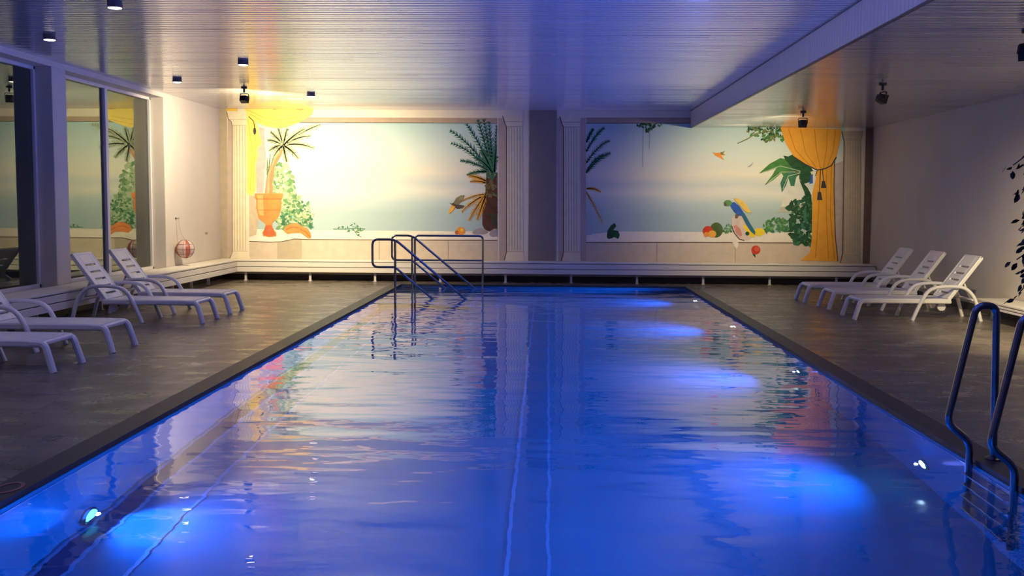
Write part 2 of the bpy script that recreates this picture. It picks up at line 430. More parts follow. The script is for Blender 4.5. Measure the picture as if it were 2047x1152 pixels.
# ------------------------------------------------------------------ the painted walls
MURAL = [
('left','painted_wall','m_plaster',0,'poly',[(-6.669,3.592),(-0.387,3.542),(-0.362,0.344),(-6.72,0.354)]),
('left','painted_edge_band','m_taupe',1,'poly',[(-6.858,3.592),(-6.659,3.593),(-6.678,0.354),(-6.847,0.353)]),
('left','painted_beam','m_beam',1,'poly',[(-6.17,3.369),(-1.044,3.367),(-1.043,3.255),(-6.172,3.256)]),
('left','painted_sky','SKY',1,'poly',[(-6.172,3.266),(-1.044,3.265),(-1.031,0.962),(-6.204,0.966)]),
('left','painted_ledge','m_ledge',2,'poly',[(-6.224,1.049),(-5.57,1.033),(-1.032,1.035),(-1.031,0.859),(-3.053,0.854),(-4.731,0.841),(-4.993,0.849),(-5.277,0.858),(-5.552,0.793),(-5.784,0.781),(-6.227,0.798)]),
('left','painted_parapet','m_parapet',2,'poly',[(-6.227,0.793),(-5.784,0.776),(-5.552,0.788),(-5.277,0.853),(-4.993,0.844),(-1.031,0.853),(-1.028,0.36),(-6.233,0.358)]),
('left','painted_parapet','m_parapet2',3,'poly',[(-5.637,0.771),(-5.425,0.804),(-5.257,0.837),(-5.12,0.843),(-5.124,0.42),(-5.641,0.415)]),
('left','painted_parapet','m_line',3,'line',([(-6.227,0.793),(-5.784,0.776),(-5.552,0.788),(-5.277,0.847),(-4.993,0.839),(-1.031,0.848)],0.0166)),
('left','painted_parapet','m_joint',3,'line',([(-3.493,0.84),(-3.494,0.381)],0.0166)),
('left','painted_parapet','m_joint',3,'line',([(-2.051,0.841),(-2.05,0.393)],0.0166)),
('left','painted_column','m_colshade',2,'poly',[(-6.64,3.449),(-6.546,3.449),(-6.589,0.607),(-6.656,0.418),(-6.709,0.396)]),
('left','painted_column','m_column',3,'poly',[(-6.66,3.48),(-6.211,3.481),(-6.223,3.348),(-6.276,3.296),(-6.257,3.183),(-6.272,0.61),(-6.252,0.526),(-6.19,0.411),(-6.645,0.407),(-6.59,0.544),(-6.55,3.182),(-6.569,3.275),(-6.631,3.326)]),
('left','painted_column','m_flute',4,'line',([(-6.513,3.203),(-6.542,0.607)],0.0176)),
('left','painted_column','m_flute',4,'line',([(-6.454,3.203),(-6.482,0.608)],0.0176)),
('left','painted_column','m_flute',4,'line',([(-6.396,3.203),(-6.423,0.608)],0.0176)),
('left','painted_column','m_flute',4,'line',([(-6.337,3.204),(-6.364,0.609)],0.0176)),
('left','painted_column','m_flute',4,'line',([(-6.278,3.204),(-6.305,0.609)],0.0176)),
('left','painted_column','m_flute',4,'line',([(-6.621,3.316),(-6.244,3.317)],0.0145)),
('left','painted_column','m_flute',4,'line',([(-6.56,3.192),(-6.246,3.194)],0.0145)),
('left','painted_column','m_flute',4,'line',([(-6.579,0.586),(-6.262,0.589)],0.0145)),
('left','painted_column','m_line',4,'line',([(-6.66,3.48),(-6.631,3.326),(-6.569,3.275),(-6.55,3.182),(-6.59,0.555),(-6.656,0.407)],0.0135)),
('left','painted_drape','m_yellow2',4,'poly',[(-6.669,3.582),(-6.418,3.573),(-6.44,3.491),(-6.671,3.49)]),
('left','painted_drape','m_yellow',5,'poly',[(-6.335,3.553),(-6.168,3.543),(-5.958,3.574),(-5.667,3.524),(-5.385,3.556),(-5.125,3.516),(-4.833,3.558),(-4.886,3.414),(-5.106,3.28),(-5.358,3.177),(-5.525,3.135),(-5.734,3.155),(-5.901,3.195),(-6.046,3.266),(-6.16,3.348),(-6.242,3.461)]),
('left','painted_drape','m_yellow',4,'poly',[(-6.242,3.461),(-6.139,3.328),(-6.046,3.266),(-5.996,3.082),(-5.926,2.835),(-6.033,2.69),(-6.014,2.566),(-6.069,2.38),(-6.062,2.09),(-6.076,1.852),(-6.13,1.748),(-6.214,1.747),(-6.265,1.819)]),
('left','painted_drape','m_yellow2',6,'line',([(-6.252,3.522),(-5.857,3.349),(-5.544,3.309),(-5.126,3.372)],0.0166)),
('left','painted_drape','m_yellow2',6,'line',([(-6.169,3.43),(-5.858,3.246),(-5.524,3.217),(-5.085,3.311)],0.0166)),
('left','painted_drape','m_yellow2',6,'line',([(-6.213,3.307),(-6.138,2.69),(-6.191,1.861)],0.0166)),
('left','painted_drape','m_yellow2',6,'line',([(-6.12,3.256),(-6.052,2.793),(-6.122,2.276),(-6.118,1.81)],0.0166)),
('left','painted_drape','m_fold',6,'line',([(-6.251,3.553),(-5.958,3.579),(-5.667,3.529),(-5.385,3.561),(-5.124,3.521),(-4.853,3.563)],0.0135)),
('left','painted_drape','m_tassel',6,'line',([(-6.201,3.379),(-6.098,3.276),(-6.079,3.153)],0.0156)),
('left','painted_drape','m_tassel',6,'disc',(-6.08,3.081,0.031,0.073)),
('left','painted_rock','m_lilac',3,'poly',[(-5.995,3.164),(-5.881,3.133),(-5.874,2.804),(-5.847,2.505),(-5.882,2.226),(-5.919,1.801),(-6.066,1.8),(-6.062,2.09),(-6.069,2.359),(-6.014,2.566),(-6.033,2.69),(-5.927,2.814)]),
('left','painted_urn','m_shade',3,'poly',[(-6.214,1.737),(-6.098,1.737),(-6.071,1.446),(-6.02,1.27),(-6.078,0.925),(-6.226,0.882)]),
('left','painted_urn','m_terracotta',6,'poly',[(-6.098,1.789),(-5.498,1.793),(-5.51,1.7),(-5.542,1.668),(-5.544,1.481),(-5.599,1.304),(-5.726,1.188),(-5.748,1.126),(-5.728,1.063),(-5.655,0.98),(-5.656,0.907),(-5.793,0.885),(-5.93,0.905),(-5.95,0.978),(-5.886,1.062),(-5.874,1.135),(-5.906,1.177),(-6.02,1.27),(-6.07,1.478),(-6.068,1.665),(-6.099,1.696)]),
('left','painted_urn','m_terracotta_light',7,'poly',[(-6.056,1.758),(-5.919,1.759),(-5.914,1.323),(-5.998,1.343),(-6.038,1.488),(-6.036,1.655)]),
('left','painted_urn','m_terracotta_dark',7,'poly',[(-5.874,1.135),(-5.748,1.136),(-5.687,0.99),(-5.656,0.918),(-5.919,0.916),(-5.929,0.968)]),
('left','painted_urn','m_terracotta_dark',7,'line',([(-6.078,1.675),(-5.531,1.679)],0.0166)),
('left','painted_urn','m_terracotta_dark',7,'line',([(-6.049,1.447),(-5.555,1.45)],0.0104)),
('left','painted_palm','m_trunk',5,'poly',[(-5.887,1.791),(-5.719,1.792),(-5.716,2.02),(-5.671,2.33),(-5.521,2.6),(-5.467,2.724),(-5.55,2.775),(-5.614,2.651),(-5.743,2.433),(-5.829,2.226)]),
('left','painted_palm','m_trunk_light',6,'poly',[(-5.845,1.791),(-5.793,1.791),(-5.777,2.175),(-5.68,2.434),(-5.551,2.672),(-5.593,2.671),(-5.711,2.454),(-5.808,2.206)]),
('left','painted_palm','m_green_mid',5,'frond',[(-5.809,2.154,-5.761,2.629,0.0,0.052,None),(-5.788,2.154,-5.699,2.547,0.0,0.052,None),(-5.83,2.174,-5.826,2.505,0.0,0.041,None)]),
('left','painted_palm','m_sage',6,'frond',[(-5.487,2.785,-4.7,3.22,0.104,0.176,None),(-5.487,2.785,-4.84,2.727,0.124,0.156,None),(-5.487,2.785,-4.911,2.983,0.104,0.145,None),(-5.487,2.785,-5.176,2.519,0.083,0.145,None),(-5.487,2.785,-5.418,2.445,0.0,0.124,None),(-5.487,2.785,-5.782,2.671,-0.083,0.124,None),(-5.487,2.785,-5.81,2.897,-0.062,0.124,None),(-5.487,2.785,-5.745,3.062,-0.041,0.124,None),(-5.487,2.785,-5.588,3.135,-0.021,0.124,None),(-5.487,2.785,-5.4,3.135,0.021,0.124,None),(-5.487,2.785,-5.045,3.126,0.062,0.145,None),(-5.487,2.785,-5.7,2.527,-0.083,0.114,None)]),
('left','painted_shrub','m_green_pale',4,'blob',([(-5.627,2.465),(-5.366,2.353),(-5.265,2.053),(-5.226,1.753),(-4.986,1.599),(-4.884,1.309),(-4.928,1.079),(-5.612,1.074),(-5.689,1.657),(-5.715,2.154)],260,0.067,['m_green_pale','m_green_mid','m_green_pale2'],3)),
('left','painted_shrub','m_green_mid',5,'blob',([(-5.5,1.658),(-5.091,1.64),(-4.915,1.35),(-4.917,1.09),(-5.549,1.075)],150,0.048,['m_green_mid','m_green_pale2','m_green_deep'],4)),
('left','painted_shells','m_terracotta',6,'poly',[(-5.497,1.013),(-5.464,1.107),(-5.358,1.16),(-5.211,1.182),(-5.106,1.12),(-5.086,1.016),(-5.15,0.974),(-5.297,0.972),(-5.424,0.951)]),
('left','painted_shells','m_terracotta',7,'poly',[(-5.213,1.015),(-5.106,1.109),(-5.002,1.079),(-4.929,0.975),(-4.919,0.871),(-4.983,0.86),(-5.108,0.953)]),
('left','painted_shells','m_terracotta_dark',8,'line',([(-5.149,1.057),(-5.023,0.995),(-4.94,0.892)],0.0187)),
('left','painted_shells','m_terracotta_dark',8,'line',([(-5.444,1.044),(-5.317,1.097),(-5.191,1.088)],0.0166)),
('left','painted_vine','m_green_deep',4,'blob',([(-4.434,1.093),(-4.204,1.126),(-4.035,1.19),(-3.827,1.087),(-3.869,0.92),(-4.099,1.002),(-4.204,1.022),(-4.435,1.041)],36,0.027,['m_green_deep','m_green_mid'],8)),
('left','painted_vine','m_green_deep',4,'line',([(-4.456,1.062),(-4.204,1.064),(-3.973,1.086),(-3.785,1.067)],0.0124)),
('left','painted_vine','m_green_deep',4,'line',([(-4.036,1.065),(-3.953,0.941),(-3.869,0.9)],0.0124)),
('left','painted_date_palm','m_bark',4,'poly',[(-1.344,1.178),(-1.302,1.085),(-1.198,1.034),(-1.032,1.087),(-1.038,2.252),(-1.266,2.251),(-1.284,1.767),(-1.346,1.602)]),
('left','painted_date_palm','m_bark2',5,'blob',([(-1.286,2.199),(-1.048,2.201),(-1.046,1.738),(-1.305,1.736)],60,0.041,['m_bark2','m_green_olive','m_bark'],11)),
('left','painted_date_palm','m_bark',5,'blob',([(-1.325,1.581),(-1.045,1.686),(-1.042,1.107),(-1.26,1.085)],50,0.041,['m_bark','m_bark3','m_bark'],12)),
('left','painted_date_palm','m_green_deep',6,'frond',[(-1.162,2.251,-2.034,3.118,0.207,0.156,-1.041),(-1.183,2.251,-2.012,2.852,0.228,0.135,-1.041),(-1.204,2.282,-1.805,2.495,0.093,0.114,-1.041),(-1.224,2.261,-1.669,2.197,0.083,0.104,-1.041),(-1.142,2.282,-1.693,3.252,0.145,0.145,-1.041),(-1.142,2.282,-1.456,3.345,0.052,0.156,-1.041),(-1.121,2.283,-1.332,3.356,0.021,0.156,-1.041),(-1.121,2.303,-1.219,3.305,0.0,0.145,-1.041),(-1.111,2.283,-1.054,3.224,0.0,0.135,-1.041),(-1.142,2.252,-1.371,2.712,0.062,0.145,-1.041),(-1.142,2.252,-1.494,2.558,0.104,0.124,-1.041),(-1.1,2.252,-1.062,2.816,0.0,0.145,-1.041)]),
('left','painted_date_palm','m_green_deep',6,'blob',([(-1.329,2.528),(-1.051,2.652),(-1.048,2.098),(-1.307,2.179)],70,0.047,['m_green_deep','m_green_mid','m_green_dark'],13)),
('left','painted_date_palm','m_ochre',5,'frond',[(-1.275,2.076,-1.617,2.177,0.052,0.114,None),(-1.275,2.035,-1.596,2.064,0.052,0.093,None),(-1.274,1.788,-1.781,1.433,0.093,0.124,None),(-1.274,1.788,-1.625,1.248,0.073,0.135,None),(-1.274,1.767,-1.448,1.27,0.041,0.135,None),(-1.274,1.808,-1.886,1.598,0.093,0.093,None)]),
('left','painted_rocks','m_rock',5,'poly',[(-1.562,1.0),(-1.489,1.083),(-1.364,1.105),(-1.24,1.054),(-1.219,1.013),(-1.322,0.971),(-1.51,0.969)]),
('left','painted_rocks','m_rock',5,'poly',[(-1.198,0.961),(-1.177,1.044),(-1.094,1.097),(-1.032,1.087),(-1.031,0.931),(-1.135,0.92)]),
('left','painted_flower','m_orange',5,'disc',(-1.791,1.04,0.093,0.083)),
('left','painted_flower','m_terracotta_dark',6,'disc',(-1.874,1.008,0.041,0.041)),
('left','painted_flower','m_yellow2',6,'disc',(-1.77,1.061,0.031,0.031)),
('left','painted_bird','m_bird',5,'poly',[(-2.031,1.628),(-1.979,1.608),(-1.927,1.639),(-1.844,1.588),(-1.719,1.568),(-1.74,1.516),(-1.865,1.495),(-1.948,1.546)]),
('left','painted_bird','m_bird2',6,'poly',[(-1.948,1.618),(-1.886,1.722),(-1.803,1.774),(-1.72,1.785),(-1.74,1.713),(-1.803,1.63),(-1.865,1.578)]),
('left','painted_bird','m_ochre',6,'poly',[(-1.979,1.577),(-1.906,1.546),(-1.948,1.463),(-2.031,1.39),(-2.052,1.432)]),
('left','painted_column','m_colshade',2,'poly',[(-1.023,3.367),(-0.859,3.367),(-0.841,0.424),(-0.987,0.423)]),
('left','painted_column','m_column',3,'poly',[(-0.921,3.408),(-0.489,3.41),(-0.509,3.287),(-0.529,3.206),(-0.489,0.655),(-0.467,0.427),(-0.872,0.423),(-0.832,0.621),(-0.847,3.184),(-0.889,3.266)]),
('left','painted_column','m_flute',4,'line',([(-0.806,3.184),(-0.784,0.653)],0.0176)),
('left','painted_column','m_flute',4,'line',([(-0.749,3.185),(-0.726,0.653)],0.0176)),
('left','painted_column','m_flute',4,'line',([(-0.691,3.185),(-0.668,0.654)],0.0176)),
('left','painted_column','m_flute',4,'line',([(-0.633,3.185),(-0.61,0.654)],0.0176)),
('left','painted_column','m_flute',4,'line',([(-0.576,3.185),(-0.552,0.655)],0.0176)),
('left','painted_column','m_flute',4,'line',([(-0.889,3.296),(-0.509,3.298)],0.0145)),
('left','painted_column','m_flute',4,'line',([(-0.889,3.194),(-0.508,3.196)],0.0145)),
('left','painted_column','m_flute',4,'line',([(-0.874,0.621),(-0.489,0.624)],0.0145)),
('left','painted_column','m_line',4,'line',([(-0.931,3.408),(-0.889,3.266),(-0.853,3.184),(-0.837,0.621),(-0.883,0.444)],0.0166)),
('right','painted_wall','m_plaster',0,'poly',[(0.167,3.534),(2.943,3.523),(2.95,3.199),(6.611,3.214),(6.648,0.342),(0.198,0.349)]),
('right','painted_beam','m_beam',1,'poly',[(0.783,3.384),(2.946,3.392),(2.948,3.27),(0.785,3.262)]),
('right','painted_sky','SKY',1,'poly',[(0.784,3.272),(2.928,3.28),(2.929,3.199),(6.048,3.211),(6.12,0.954),(0.812,0.976)]),
('right','painted_ledge','m_ledge',2,'poly',[(0.813,0.935),(0.946,0.998),(1.41,1.053),(5.506,1.062),(5.512,0.857),(0.814,0.831)]),
('right','painted_parapet','m_parapet',2,'poly',[(0.814,0.826),(5.512,0.852),(6.123,0.851),(6.138,0.368),(0.82,0.365)]),
('right','painted_parapet','m_line',3,'line',([(0.814,0.821),(3.162,0.839),(5.207,0.844)],0.0187)),
('right','painted_parapet','m_joint',3,'line',([(2.268,0.822),(2.276,0.387)],0.0166)),
('right','painted_parapet','m_joint',3,'line',([(3.879,0.834),(3.89,0.38)],0.0145)),
('right','painted_column','m_colshade',2,'poly',[(0.189,3.371),(0.333,3.372),(0.363,0.413),(0.239,0.412)]),
('right','painted_column','m_colshade',2,'poly',[(0.66,3.373),(0.773,3.373),(0.819,0.417),(0.705,0.416)]),
('right','painted_column','m_column',3,'poly',[(0.25,3.402),(0.68,3.404),(0.661,3.292),(0.632,3.2),(0.672,0.644),(0.705,0.416),(0.301,0.412),(0.351,0.62),(0.324,3.179),(0.282,3.26)]),
('right','painted_column','m_flute',4,'line',([(0.365,3.189),(0.396,0.642)],0.0176)),
('right','painted_column','m_flute',4,'line',([(0.421,3.189),(0.452,0.642)],0.0176)),
('right','painted_column','m_flute',4,'line',([(0.476,3.189),(0.508,0.642)],0.0176)),
('right','painted_column','m_flute',4,'line',([(0.531,3.19),(0.564,0.643)],0.0176)),
('right','painted_column','m_flute',4,'line',([(0.587,3.19),(0.62,0.643)],0.0176)),
('right','painted_column','m_flute',4,'line',([(0.282,3.29),(0.651,3.292)],0.0145)),
('right','painted_column','m_flute',4,'line',([(0.283,3.189),(0.652,3.19)],0.0145)),
('right','painted_column','m_flute',4,'line',([(0.31,0.62),(0.682,0.623)],0.0145)),
('right','painted_column','m_line',4,'line',([(0.24,3.402),(0.282,3.26),(0.319,3.179),(0.346,0.62),(0.301,0.433)],0.0207)),
('right','painted_palm_fronds','m_green_deep',3,'frond',[(0.792,2.691,1.154,3.182,0.124,0.114,None),(0.794,2.456,1.27,2.918,0.166,0.114,None),(0.797,2.252,1.284,2.663,0.145,0.135,None),(0.789,2.875,0.929,3.15,0.041,0.093,None),(0.797,2.272,1.141,2.622,0.145,0.104,None)]),
('right','painted_palm_fronds','m_ochre',3,'frond',[(0.801,1.924,1.1,1.864,0.083,0.083,None),(0.802,1.862,1.15,1.206,0.062,0.083,None)]),
('right','painted_ledge_leaf','m_green_dark',4,'poly',[(1.236,0.938),(1.245,1.062),(1.325,1.186),(1.397,1.228),(1.429,1.166),(1.368,1.083),(1.471,1.064),(1.504,0.981),(1.474,0.898),(1.391,0.939),(1.329,0.908),(1.268,0.897)]),
('right','painted_leaf_spray','m_green_dark',4,'blob',([(1.787,3.266),(2.358,3.268),(2.318,3.217),(2.135,3.155),(2.035,3.074),(1.952,3.155),(1.808,3.225)],44,0.035,['m_green_dark','m_green_deep'],21)),
('right','painted_leaf_spray','m_vine',4,'line',([(1.951,3.215),(1.954,2.371)],0.0093)),
('right','painted_leaf_spray','m_vine',4,'line',([(2.085,3.115),(2.081,2.728)],0.0093)),
('right','painted_swallow','m_orange',4,'poly',[(3.367,2.693),(3.429,2.673),(3.53,2.684),(3.631,2.715),(3.582,2.654),(3.634,2.624),(3.552,2.623),(3.616,2.522),(3.512,2.582),(3.43,2.623)]),
('right','painted_swallow','m_green_olive',5,'poly',[(3.53,2.684),(3.631,2.715),(3.582,2.664),(3.643,2.644),(3.542,2.643)]),
('right','painted_gull','m_rock',4,'poly',[(4.087,2.392),(4.147,2.433),(4.216,2.504),(4.177,2.423),(4.117,2.382)]),
('right','painted_leafy_branch','m_green_leaf',4,'blob',([(3.966,3.183),(4.127,3.214),(4.796,3.196),(4.824,2.903),(4.59,2.943),(4.439,2.901),(4.235,2.982),(4.049,3.123)],90,0.044,['m_green_leaf','m_green_dark','m_green_olive'],22)),
('right','painted_leafy_branch','m_bark2',4,'line',([(3.872,2.868),(4.073,2.961),(4.233,3.063),(4.535,3.125)],0.0187)),
('right','painted_sailboat','m_boat',3,'poly',[(4.808,1.621),(4.835,1.774),(4.972,1.969),(5.051,2.051),(5.133,2.011),(5.222,1.726),(5.229,1.48),(4.741,1.477)]),
('right','painted_sailboat','m_boat2',4,'poly',[(4.721,1.477),(4.799,1.58),(5.225,1.644),(5.23,1.46)]),
('right','painted_tree','m_green_dark',4,'poly',[(5.15,2.133),(5.233,2.072),(5.327,1.971),(5.402,1.829),(5.458,1.318),(5.254,1.317),(5.307,1.624),(5.258,1.889)]),
('right','painted_tree','m_green_leaf',5,'poly',[(5.206,2.286),(5.038,2.519),(4.752,2.578),(4.532,2.455),(4.324,2.261),(4.516,2.313),(4.676,2.375),(4.599,2.232),(4.442,2.017),(4.622,2.13),(4.781,2.273),(4.823,2.213)]),
('right','painted_tree','m_green_deep',5,'poly',[(5.206,2.286),(4.961,2.356),(4.823,2.213),(4.766,2.07),(4.802,1.876),(4.889,2.03),(4.926,2.172),(4.981,2.01),(5.052,2.01),(5.087,2.194)]),
('right','painted_tree','m_green_dark',6,'poly',[(4.855,2.538),(4.812,2.629),(4.913,2.61),(5.013,2.661),(5.157,2.58),(5.344,2.439),(5.428,2.318),(5.268,2.276),(5.106,2.235),(5.001,2.376)]),
('right','painted_tree','m_green_dark',6,'poly',[(5.146,2.275),(5.286,2.337),(5.389,2.277),(5.354,2.093),(5.233,2.052),(5.149,2.153)]),
('right','painted_tree','m_green_pale2',7,'line',([(5.165,2.316),(4.757,2.416),(4.394,2.282)],0.0135)),
('right','painted_tree','m_green_pale2',7,'line',([(5.166,2.296),(4.78,2.294),(4.502,2.068)],0.0135)),
('right','painted_tree','m_green_pale2',7,'line',([(5.166,2.276),(4.924,2.213),(4.82,1.948)],0.0135)),
('right','painted_shrub','m_green_dark',5,'blob',([(4.931,1.622),(5.08,1.725),(5.282,1.787),(5.436,1.727),(5.463,0.805),(5.085,0.823),(4.975,1.11)],190,0.062,['m_green_dark','m_green_deep','m_green_dark'],23)),
('right','painted_shrub','m_green_leaf',4,'blob',([(4.422,1.188),(4.542,1.312),(4.663,1.354),(4.805,1.355),(4.95,1.274),(4.976,1.069),(4.487,1.065)],90,0.046,['m_green_leaf','m_green_deep','m_green_mid'],24)),
('right','painted_drape','m_lilac',5,'poly',[(5.809,2.441),(6.019,2.524),(6.086,0.419),(5.994,0.418),(5.904,1.014),(5.845,1.933)]),
('right','painted_drape','m_gold',6,'poly',[(5.498,2.379),(5.847,2.523),(5.855,1.954),(5.906,0.942),(5.982,0.47),(5.217,0.484),(5.406,0.65),(5.438,0.939),(5.421,1.88),(5.484,2.155)]),
('right','painted_drape','m_gold',7,'poly',[(4.735,3.206),(5.968,3.171),(5.947,2.888),(5.885,2.624),(5.759,2.421),(5.63,2.359),(5.498,2.348),(5.262,2.459),(5.015,2.62),(4.845,2.883)]),
('right','painted_drape','m_gold2',8,'line',([(4.898,3.166),(5.052,2.742),(5.344,2.439)],0.0166)),
('right','painted_drape','m_gold2',8,'line',([(5.141,3.167),(5.256,2.692),(5.487,2.379)],0.0166)),
('right','painted_drape','m_gold2',8,'line',([(5.424,3.169),(5.477,2.744),(5.568,2.379)],0.0166)),
('right','painted_drape','m_gold2',8,'line',([(5.686,3.17),(5.679,2.745),(5.629,2.38)],0.0166)),
('right','painted_drape','m_gold2',8,'line',([(5.848,3.15),(5.82,2.746),(5.709,2.421)],0.0166)),
('right','painted_drape','m_gold2',7,'line',([(5.571,2.288),(5.556,1.421),(5.522,0.538)],0.0166)),
('right','painted_drape','m_gold2',7,'line',([(5.69,2.36),(5.719,1.422),(5.787,0.52)],0.0166)),
('right','painted_drape','m_gold2',7,'line',([(5.79,2.421),(5.8,1.423),(5.909,0.521)],0.0166)),
('right','painted_drape','m_tassel',9,'line',([(5.015,2.61),(5.263,2.449),(5.509,2.338),(5.67,2.37),(5.789,2.431),(5.885,2.604)],0.0228)),
('right','painted_drape','m_tassel',9,'line',([(5.609,2.359),(5.637,2.115)],0.0166)),
('right','painted_drape','m_tassel',9,'line',([(5.57,2.339),(5.563,1.891)],0.0166)),
('right','painted_drape','m_tassel',9,'line',([(5.509,2.338),(5.472,2.216)],0.0166)),
('right','painted_drape','m_tassel',9,'poly',[(5.607,2.115),(5.667,2.116),(5.702,1.973),(5.591,1.973)]),
('right','painted_drape','m_tassel',9,'poly',[(5.532,1.891),(5.593,1.891),(5.628,1.728),(5.517,1.727)]),
('right','painted_drape','m_line',8,'line',([(5.847,2.523),(5.855,1.954),(5.917,0.942),(5.982,0.47)],0.0207)),
('right','painted_cushion','m_cobalt',5,'poly',[(5.36,2.236),(5.42,2.257),(5.425,2.073),(5.355,2.053)]),
('right','painted_column','m_column2',6,'poly',[(5.99,3.13),(6.413,3.132),(6.397,3.011),(6.379,2.93),(6.434,0.659),(6.462,0.433),(6.045,0.429),(6.078,0.646),(6.037,2.929),(6.004,3.009)]),
('right','painted_column','m_flute',7,'line',([(6.078,2.909),(6.134,0.646)],0.0187)),
('right','painted_column','m_flute',7,'line',([(6.13,2.909),(6.187,0.646)],0.0187)),
('right','painted_column','m_flute',7,'line',([(6.182,2.909),(6.24,0.647)],0.0187)),
('right','painted_column','m_flute',7,'line',([(6.235,2.909),(6.293,0.647)],0.0187)),
('right','painted_column','m_flute',7,'line',([(6.287,2.91),(6.346,0.648)],0.0187)),
('right','painted_column','m_flute',7,'line',([(6.34,2.91),(6.399,0.648)],0.0187)),
('right','painted_column','m_flute',7,'line',([(6.024,3.009),(6.377,3.011)],0.0145)),
('right','painted_column','m_flute',7,'line',([(6.027,2.919),(6.38,2.92)],0.0145)),
('right','painted_column','m_flute',7,'line',([(6.099,0.635),(6.455,0.638)],0.0145)),
('right','painted_column','m_line',7,'line',([(5.98,3.13),(6.004,3.009),(6.031,2.929),(6.073,0.646),(6.034,0.439)],0.0228)),
('right','painted_edge_band','m_umber',5,'poly',[(6.461,3.203),(6.612,3.204),(6.638,0.342),(6.485,0.34)]),
('right','painted_melon','m_melon',4,'disc',(3.484,1.099,0.135,0.156)),
('right','painted_mango','m_red',5,'disc',(3.31,1.077,0.104,0.104)),
('right','painted_mango','m_ochre',5,'disc',(3.404,1.016,0.083,0.073)),
('right','painted_mango','m_orange',6,'disc',(3.281,1.005,0.052,0.052)),
('right','painted_fruit_leaves','m_green_leaf',4,'blob',([(3.606,1.151),(3.727,1.224),(3.81,1.183),(3.813,1.04),(3.629,1.038)],18,0.035,['m_green_leaf','m_green_mid'],25)),
('right','painted_shell','m_shell',5,'poly',[(3.795,1.348),(3.866,1.399),(4.009,1.37),(4.095,1.227),(4.19,1.073),(4.204,0.94),(4.123,0.887),(3.959,0.917),(3.854,1.04),(3.799,1.183)]),
('right','painted_shell','m_pink',6,'poly',[(3.83,1.184),(3.891,1.205),(3.975,1.123),(4.018,1.0),(3.978,0.958),(3.895,1.04)]),
('right','painted_shell','m_line',6,'line',([(3.799,1.183),(3.854,1.04),(3.959,0.917),(4.062,0.887)],0.0166)),
('right','painted_shell','m_ledge',4,'poly',[(3.774,0.936),(3.939,0.917),(3.942,0.773),(3.902,0.711),(3.839,0.813)]),
('right','painted_lemon','m_lemon',6,'poly',[(4.013,1.205),(4.075,1.206),(4.18,1.083),(4.284,1.022),(4.285,0.961),(4.183,0.96),(4.099,1.062)]),
('right','painted_lemon','m_lemon',5,'disc',(4.364,1.064,0.114,0.083)),
('right','painted_lemon','m_green_dark',7,'disc',(4.12,1.031,0.041,0.041)),
('right','painted_parrot','m_wing',7,'poly',[(3.827,1.758),(3.919,1.748),(4.022,1.698),(4.106,1.596),(4.149,1.514),(4.201,1.463),(4.13,1.452),(4.047,1.493),(3.963,1.595),(3.859,1.697)]),
('right','painted_parrot','m_cobalt',8,'poly',[(3.737,1.655),(3.839,1.676),(3.943,1.595),(4.027,1.472),(4.049,1.411),(3.947,1.4),(3.844,1.471),(3.78,1.563)]),
('right','painted_parrot','m_teal',8,'poly',[(3.967,1.451),(4.048,1.452),(4.155,1.268),(4.283,1.064),(4.274,1.002),(4.18,1.083),(4.074,1.247)]),
('right','painted_parrot','m_parrot_green',9,'disc',(3.707,1.655,0.083,0.062)),
('right','painted_parrot','m_line',9,'poly',[(3.625,1.654),(3.665,1.675),(3.687,1.603),(3.647,1.593)]),
('right','painted_parrot','m_line',7,'poly',[(3.865,1.43),(3.947,1.41),(3.908,1.338),(3.857,1.348)]),
('right','painted_rose','m_red',4,'disc',(4.302,0.693,0.093,0.093)),
('right','painted_rose','m_red2',5,'disc',(4.322,0.714,0.052,0.052)),
('right','painted_rose','m_green_dark',3,'poly',[(4.221,0.651),(4.282,0.672),(4.306,0.528),(4.254,0.579)])
]

def frond_faces(mb, spec, y, m, rnd):
    bx, bz, tx, tz, bend, wd, clip = spec
    b = Vector((bx, bz)); t = Vector((tx, tz)); d = t-b; nrm = Vector((-d.y, d.x)).normalized()
    if nrm.y < 0: nrm = -nrm
    c = (b+t)/2 + Vector((0, 1))*abs(bend)*.9
    n = 15
    pts = [b*(1-u)**2 + c*2*u*(1-u) + t*u*u for u in [k/n for k in range(n+1)]]
    def put(poly):
        if clip is not None: poly = [Vector((min(p.x, clip), p.y)) for p in poly]
        mb.add([(p.x, y, p.y) for p in poly], [tuple(range(len(poly)))], m)
    for k in range(n):
        p, q = pts[k], pts[k+1]; tg = (q-p).normalized(); sd = Vector((-tg.y, tg.x)); u = k/n
        th = wd*.10*(1-u)+.003
        put([p-sd*th, q-sd*th, q+sd*th, p+sd*th])
        lw = wd*(.42+.45*math.sin(PI*min(1, .18+u*.85)))*.72
        for s in (-1, 1):
            tip = p + sd*s*lw*rnd.uniform(.75, 1.05) + tg*lw*rnd.uniform(.9, 1.5)
            put([p-tg*.008, p+tg*(wd*.24), tip])
def inside(p, poly):
    c = False; n = len(poly)
    for i in range(n):
        (x0, y0), (x1, y1) = poly[i], poly[(i+1) % n]
        if (y0 > p[1]) != (y1 > p[1]) and p[0] < (x1-x0)*(p[1]-y0)/(y1-y0)+x0: c = not c
    return c
